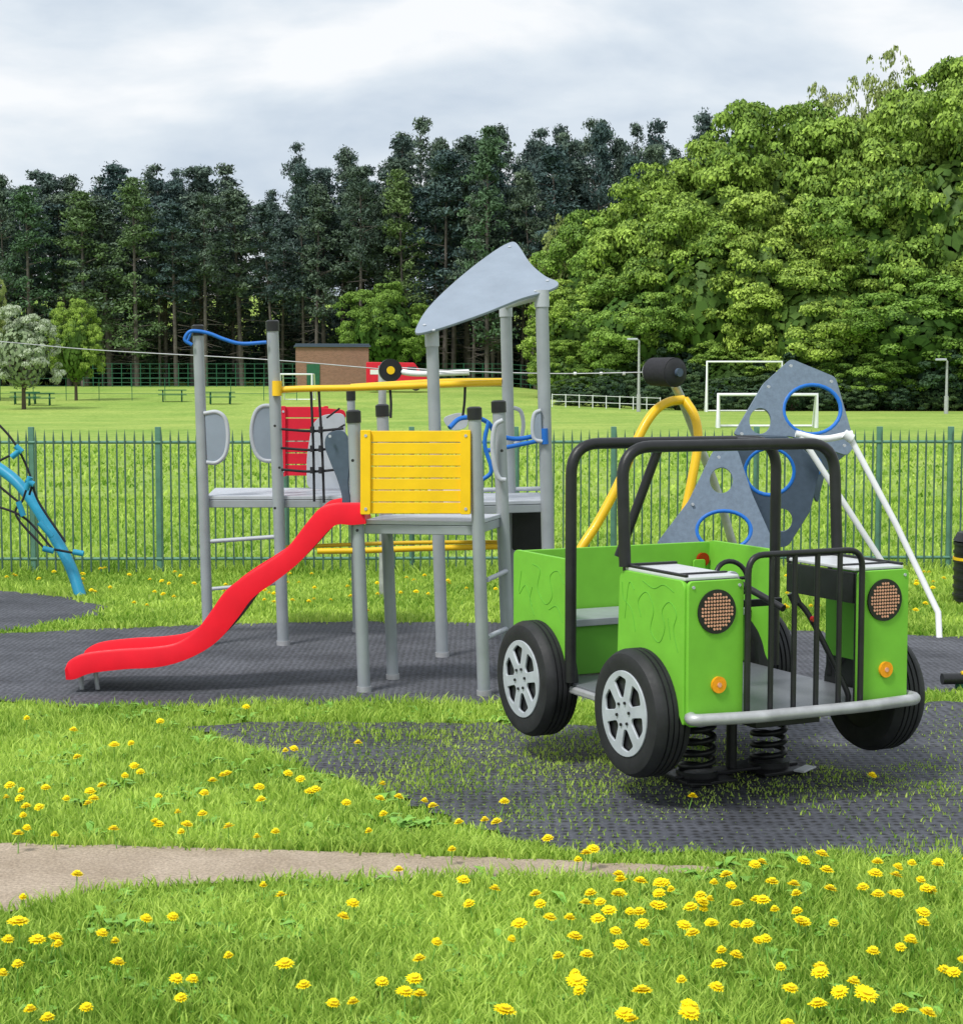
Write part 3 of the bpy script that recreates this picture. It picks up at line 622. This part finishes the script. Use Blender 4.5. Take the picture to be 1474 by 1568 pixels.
# roll bars
for v,z0,ln_ in((.47,.90,.03),(.872,.38,0)):
    pts=fillet([(-.508,v-ln_,z0),(-.508,v,1.362),(.508,v,1.362),(.508,v-ln_,z0)],.13,8); tube('roll_bar',pts,.0235,M['black'],False)
cyl('roll_bar_link',(.3,.47,1.362),(.3,.872,1.362),.018,M['black']); cyl('brace',(-.09,.872,1.34),(-.235,.95,.88),.02,M['black'])
cyl('brace',(-.12,.872,1.35),(.0,.47,1.36),.012,M['black'])
tube('front_leg',[(.508,.47,.9),(.508,.47,.4)],.02,M['black'],False)
# grille rack
tube('rack',fillet([(-.262,-.03,.36),(-.262,-.03,.975),(.262,-.03,.975),(.262,-.03,.36)],.07,6),.012,M['black'],False)
for u in(-.157,-.052,.052,.157): cyl('rack_bar',(u,-.03,.36),(u,-.03,.968),.0105,M['black'],seg=14)
box('rack_foot',(0,-.02,.375),(.55,.02,.02),M['black'])
tube('bumper',fillet([(-.47,.03,.385),(-.52,-.05,.385),(-.25,-.085,.382),(.25,-.085,.38),(.54,-.05,.38),(.53,.08,.38)],.06,6),.023,M['galv'],False)
# steering wheel, lever
ring=[(.0+.075*math.cos(a),.43+.02*math.sin(a),.83+.068*math.sin(a)) for a in np.linspace(0,2*math.pi,25)[:-1]]
tube('steering_wheel',[(p[0]-.02,p[1],p[2]) for p in ring],.010,M['black'],False,True)
cyl('steering_column',(-.02,.43,.83),(.03,.15,.74),.014,M['black']); cyl('steering_boss',(-.02,.44,.83),(-.02,.42,.83),.03,M['lgrey']); cyl('spoke',(-.09,.43,.83),(.05,.43,.83),.007,M['black'])
tube('lever',[(.07,.14,.78),(.13,.11,.70),(.235,.03,.44),(.245,.02,.38)],.011,M['black']); cyl('lever_knob',(.065,.145,.80),(.08,.135,.76),.02,M['black'])
cyl('lever_cap',(.13,.10,.70),(.13,.085,.70),.012,M['redl']); box('dash',(0,.47,.72),(.5,.02,.03),M['black'])
# springs
for u,v in((-.13,.50),(.235,.52)):
    pts=[(u+.066*math.cos(t),v+.066*math.sin(t),.05+.262*t/(5.5*2*math.pi)) for t in np.linspace(0,5.5*2*math.pi,140)]
    tube('spring',pts,.0125,M['black'],False)
    cyl('spring_seat',(u,v,.315),(u,v,.335),.085,M['black']); cyl('spring_clamp',(u,v,.03),(u,v,.055),.085,M['black']); box('base_plate',(u,v,.024),(.22,.26,.014),M['black'])
cyl('stop_post',(.05,.52,.02),(.05,.52,.33),.022,M['black']); box('base_beam',(.05,.52,.035),(.6,.09,.012),M['black']); box('base_tab',(.33,.40,.03),(.12,.05,.008),M['alu'],rz=.5); box('base_tab',(-.2,.38,.03),(.1,.05,.008),M['black'],rz=-.5)

# ---------------------------------------------------------------- climbing pyramid
PAR=None; group('climbing_panels')
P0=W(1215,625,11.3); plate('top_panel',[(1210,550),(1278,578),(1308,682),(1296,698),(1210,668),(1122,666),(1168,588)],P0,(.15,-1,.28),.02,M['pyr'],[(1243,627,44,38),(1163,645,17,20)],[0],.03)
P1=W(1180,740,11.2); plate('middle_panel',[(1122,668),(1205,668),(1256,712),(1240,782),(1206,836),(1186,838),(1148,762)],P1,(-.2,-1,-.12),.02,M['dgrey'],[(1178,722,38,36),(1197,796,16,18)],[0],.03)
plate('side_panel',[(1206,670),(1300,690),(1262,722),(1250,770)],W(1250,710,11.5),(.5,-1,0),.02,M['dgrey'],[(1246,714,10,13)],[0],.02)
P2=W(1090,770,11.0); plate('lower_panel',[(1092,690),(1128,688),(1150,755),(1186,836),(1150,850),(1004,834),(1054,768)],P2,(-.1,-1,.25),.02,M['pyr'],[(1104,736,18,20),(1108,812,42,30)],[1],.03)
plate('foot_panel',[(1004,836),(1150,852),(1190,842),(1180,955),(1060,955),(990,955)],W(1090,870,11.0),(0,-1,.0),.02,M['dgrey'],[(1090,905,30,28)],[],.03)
for p in((1210,560),(1272,584),(1176,592),(1292,682),(1135,664),(1100,700),(1060,772),(1165,830)):
    q=W(p[0],p[1],11.0); cyl('bolt',q,q+Vector((0,-.02,0)),.01,M['lgrey'],seg=10)
wt('pole',[(1218,664),(1260,672),(1305,664)],(11.0,11.0),.022,M['white'])
e=G(1385,930); tube('pole',[W(1222,662,11.0),W(1285,760,11.0),W(1355,868,11.0),Vector((e.x*11.0/e.y,11.0,0))],.02,M['white'],False)
e=G(1438,978); tube('pole',[W(1298,664,11.0),W(1370,800,10.9),W(1436,938,10.75),Vector((e.x,e.y,0))],.02,M['white'],False)
wt('pole_joint',[(1292,664),(1304,672)],10.98,.032,M['white'])

# ---------------------------------------------------------------- zip line / rotating arm
PAR=None; group('zip_line')
wt('leg_yellow',[(1046,612),(1022,616),(1000,632),(978,668),(948,738),(915,800),(888,842),(845,925)],(12.4,11.9),.034,M['ytube'])
wt('leg_yellow',[(1048,612),(1064,640),(1068,680),(1056,750),(1040,830),(1028,930)],(12.4,12.0),.034,M['ytube'])
wt('leg_grey',[(1032,588),(1046,618),(1070,680),(1100,760),(1140,900)],(12.4,12.9),.032,M['galv'])
c0=W(1000,569,12.2); c1=W(1034,570,12.0); cyl('buffer',c0,c1,.10,M['rope'],r2=.105,seg=28); cyl('buffer_rim',c0+(c0-c1)*.15,c0,.075,M['galv'],r2=.1,seg=28); cyl('buffer_face',c1,c1+(c1-c0)*.1,.10,M['tyre'],r2=.07,seg=28); cyl('hub',c1+(c1-c0)*.1,c1+(c1-c0)*.2,.03,M['dgrey'])
wt('arm',[(1034,590),(1030,575)],12.1,.03,M['galv'])
wt('cable',[(-900,470),(-200,508),(0,523),(150,536),(400,550),(585,565)],(15,12.6),.004,M['galv'])
wt('cable',[(600,562),(700,568),(850,572),(990,570)],(12.6,12.2),.004,M['galv'])
d0=W(597,567,12.6); dv=Vector((.15,-1,0)).normalized(); cyl('seat_disc',d0,d0+dv*.05,.085,M['black'],seg=30); cyl('seat_hub',d0+dv*.05,d0+dv*.06,.03,M['yel'],seg=20); cyl('seat_back',d0-dv*.07,d0,.05,M['galv'],r2=.085,seg=30)
wt('seat_arm',[(605,567),(640,572),(718,570)],(12.6,12.5),.022,M['white'])
for a in(880,920,955): p=W(a,572,12.3); cyl('cable_clip',p-Vector((.01,0,0)),p+Vector((.01,0,0)),.012,M['white'],seg=8)
p=W(585,560,12.8); cyl('mast',Vector((p.x,p.y,0)),p,.03,M['galv'])

# ---------------------------------------------------------------- net climber (left)
PAR=None; group('net_climber')
wt('arch',[(-420,930),(-380,800),(-300,720),(-200,676),(-90,670),(0,718),(42,757),(82,820),(108,868),(124,914)],(13.6,12.75),.044,M['lblue'],n=12)
wt('arch',[(-300,900),(-250,780),(-160,700),(-60,640),(-10,655)],(11.5,12.2),.04,M['lblue'])
for pts in([(-60,600),(0,652),(28,688),(48,735),(45,758)],[(-40,770),(0,777),(40,795),(80,840)],[(45,735),(35,765),(25,790),(70,842)],[(0,705),(30,690)],[(-60,690),(0,745),(30,770)],[(75,840),(120,848)],[(48,735),(60,770),(100,830)]):
    wt('rope',pts,12.7,.009,M['rope'])
for a in((24,683,34,692),(40,735,52,742),(28,768,36,790),(66,840,82,844),(112,845,128,848),(18,700,30,690),(46,730,40,750),(60,800,80,822)): wt('coupling',[(a[0],a[1]),(a[2],a[3])],12.66,.022,M['lblue'])

# ---------------------------------------------------------------- bin and low bar at right
PAR=None; g=G(1500,926); group('litter_bin',(g.x,g.y,0))
cyl('body',(0,0,.03),(0,0,.46),.19,M['black'],seg=30); cyl('lid',(0,0,.47),(0,0,.53),.2,M['black'],r2=.17,seg=30)
for z in np.linspace(.06,.44,7): cyl('rib',(0,0,z),(0,0,z+.02),.198,M['black'],seg=30)
cyl('band',(0,0,.33),(0,0,.35),.2,M['ytube'],seg=30)
PAR=None; g=G(1500,1060); group('balance_beam',(g.x,g.y,0))
cyl('beam',(-.2,0,.07),(.9,.1,.07),.03,M['black']); cyl('beam_band',(-.1,.0,.1),(.5,.05,.1),.012,M['ytube'])
for u in(-.1,.7): cyl('foot',(u,.02,0),(u,.02,.06),.025,M['dgreen'])

# ---------------------------------------------------------------- distant things
def gp(px,Y_): x=(px-737)/F*Y_; return x,Y_,float(gz(x,Y_))
def goal(px0,px1,top,Y_,deep=1.5):
    global PAR
    PAR=None; x0,_,z0=gp(px0,Y_); x1=gp(px1,Y_)[0]; e=group('football_goal',(x0,Y_,z0)); h=H+(590-top)*Y_/F-z0; w=x1-x0; r=.08
    tube('frame',[(0,0,0),(0,0,h),(w,0,h),(w,0,0)],r,M['white'],False)
    for u in(0,w): tube('stay',[(u,0,h),(u+.1,.6,h),(u+.1,deep,0)],r*.6,M['white'],False)
    tube('back_bar',[(.1,deep,.05),(w+.1,deep,.05)],r*.6,M['white'],False)
goal(1081,1195,554,102); goal(1099,1249,604,64,1.2); goal(430,478,573,112)
def lamp(px,top,Y_):
    global PAR
    PAR=None; x,_,z=gp(px,Y_); group('street_lamp',(x,Y_,z)); h=H+(590-top)*Y_/F-z
    cyl('column',(0,0,0),(0,0,h),.09,M['galv'],r2=.06); cyl('base',(0,0,0),(0,0,1),.12,M['galv']); tube('arm',[(0,0,h),(-.2,-.1,h+.1),(-.6,-.2,h+.1)],.04,M['galv']); box('head',(-.4,-.2,h+.08),(.6,.25,.12),M['lgrey'],.03)
lamp(977,522,98); lamp(1447,553,96)
# brick pavilion
PAR=None; x,_,z=gp(510,132); group('brick_building',(x,132,z-.2),.12)
m,n,b=nt('brick_wall'); tc=n.nodes.new('ShaderNodeTexCoord'); mp=n.nodes.new('ShaderNodeMapping'); mp.inputs['Rotation'].default_value=(math.pi/2,0,0); br=n.nodes.new('ShaderNodeTexBrick'); br.inputs['Scale'].default_value=3; br.inputs['Color1'].default_value=(.24,.12,.08,1); br.inputs['Color2'].default_value=(.32,.16,.11,1); br.inputs['Mortar'].default_value=(.28,.22,.18,1)
n.links.new(tc.outputs['Object'],mp.inputs[0]); n.links.new(mp.outputs[0],br.inputs[0]); n.links.new(br.outputs[0],b.inputs['Base Color']); b.inputs['Roughness'].default_value=.9
box('walls',(0,2,1.7),(5.6,4,3.7),m,.01); box('roof',(0,2,3.62),(5.9,4.3,.12),M['dgrey'],.02); box('parapet',(0,2,3.76),(5.7,4.1,.12),M['dgrey'],.01); box('door',(-1.5,-.02,1.2),(1,.08,2.1),M['dgreen'])
# red van
PAR=None; x,_,z=gp(607,128); group('red_van',(x,128,z+.1))
def prism(name,prof,y0,y1,mat):
    k=len(prof); vs=[(a,y0,b_) for a,b_ in prof]+[(a,y1,b_) for a,b_ in prof]; fs=[tuple(range(k)),tuple(range(2*k-1,k-1,-1))]+[(i,k+i,k+(i+1)%k,(i+1)%k) for i in range(k)]
    meshobj(name,vs,fs,mat,bevel=.04)
prism('body',[(-2.2,.35),(2.3,.35),(2.35,1.1),(1.9,1.35),(1.35,2.1),(-2.2,2.15)],-.9,.9,M['redpl']); box('window',(1.2,-.905,1.55),(.7,.03,.5),M['glass']); box('stripe',(-.6,-.905,1.4),(2.6,.02,.35),M['white'])
for u in(-1.4,1.5): cyl('wheel',(u,-.95,.35),(u,-.6,.35),.35,M['tyre'])
box('bumper',(2.35,0,.45),(.1,1.7,.2),M['black'])
def farfence(name,pa,pb,Y_,h,mat,n,wires=3,r=.03):
    global PAR
    PAR=None; group(name)
    for i in range(n+1):
        px=pa+(pb-pa)*i/n; x,y,z=gp(px,Y_); cyl('post',(x,y,z-.1),(x,y,z+h),r*1.4,mat,seg=6)
    for w_ in range(wires): tube('rail',[(lambda q:(q[0],q[1],q[2]+h*(w_+1)/wires-.05))(gp(pa+(pb-pa)*i/n,Y_)) for i in range(n+1)],r*.8,mat,False)
farfence('white_railing',845,1010,103,.8,M['white'],8,2,.022)
farfence('field_fence',-350,455,112,1.5,M['dgreen'],16,3,.018)
farfence('mesh_fence',130,1000,146,2.0,M['dgreen'],60,5,.025)
def bench(px,Y_):
    global PAR
    PAR=None; x,y,z=gp(px,Y_); group('picnic_bench',(x,y,z),.2)
    box('table_top',(0,0,.75),(1.8,.7,.06),M['dgreen']); 
    for s in(-1,1):
        box('seat',(0,s*.65,.45),(1.8,.28,.05),M['dgreen'])
        for u in(-.6,.6): box('leg',(u,s*.35,.38),(.08,.08,.85),M['dgreen'],rx=s*.5)
    for u in(-.6,.6): box('cross',(u,0,.42),(.07,1.5,.07),M['dgreen'])
bench(62,104); bench(338,106); bench(265,110); bench(40,106)

# ---------------------------------------------------------------- light
PAR=None
sd=Vector((-.42,-.5,.95)).normalized(); el=math.asin(sd.z); az=math.atan2(sd.x,sd.y)
w=bpy.data.worlds.new("World"); sc.world=w; w.use_nodes=True; n=w.node_tree; bg=n.nodes['Background']; bg.inputs[1].default_value=.11
st=n.nodes.new('ShaderNodeTexSky'); st.sky_type='NISHITA'; st.sun_disc=False; st.sun_elevation=el; st.sun_rotation=az%(2*math.pi); st.air_density=1; st.dust_density=2
tc=n.nodes.new('ShaderNodeTexCoord'); mp=n.nodes.new('ShaderNodeMapping'); mp.inputs['Scale'].default_value=(1,1,2.6); mp.inputs['Location'].default_value=(.4,.2,.1)
nz=n.nodes.new('ShaderNodeTexNoise'); nz.inputs['Scale'].default_value=5.0; nz.inputs['Detail'].default_value=8; nz.inputs['Roughness'].default_value=.5; nz.inputs['Distortion'].default_value=.2
n.links.new(tc.outputs['Generated'],mp.inputs[0]); n.links.new(mp.outputs[0],nz.inputs['Vector'])
rr=ramp(n,nz.outputs['Fac'],[(.32,(.56,.65,.76)),(.45,(.74,.81,.88)),(.57,(.95,.97,.99))])
vm=n.nodes.new('ShaderNodeVectorMath'); vm.operation='SCALE'; vm.inputs['Scale'].default_value=9.6; n.links.new(rr.outputs[0],vm.inputs[0])
mx=n.nodes.new('ShaderNodeMix'); mx.data_type='RGBA'; mx.inputs[0].default_value=.93; n.links.new(st.outputs[0],mx.inputs[6]); n.links.new(vm.outputs[0],mx.inputs[7]); n.links.new(mx.outputs[2],bg.inputs[0])
s=bpy.data.lights.new('sun','SUN'); s.energy=3.1; s.angle=math.radians(12); s.color=(1,.97,.91); so=bpy.data.objects.new('sun',s); sc.collection.objects.link(so); so.rotation_euler=sd.to_track_quat('Z','Y').to_euler()
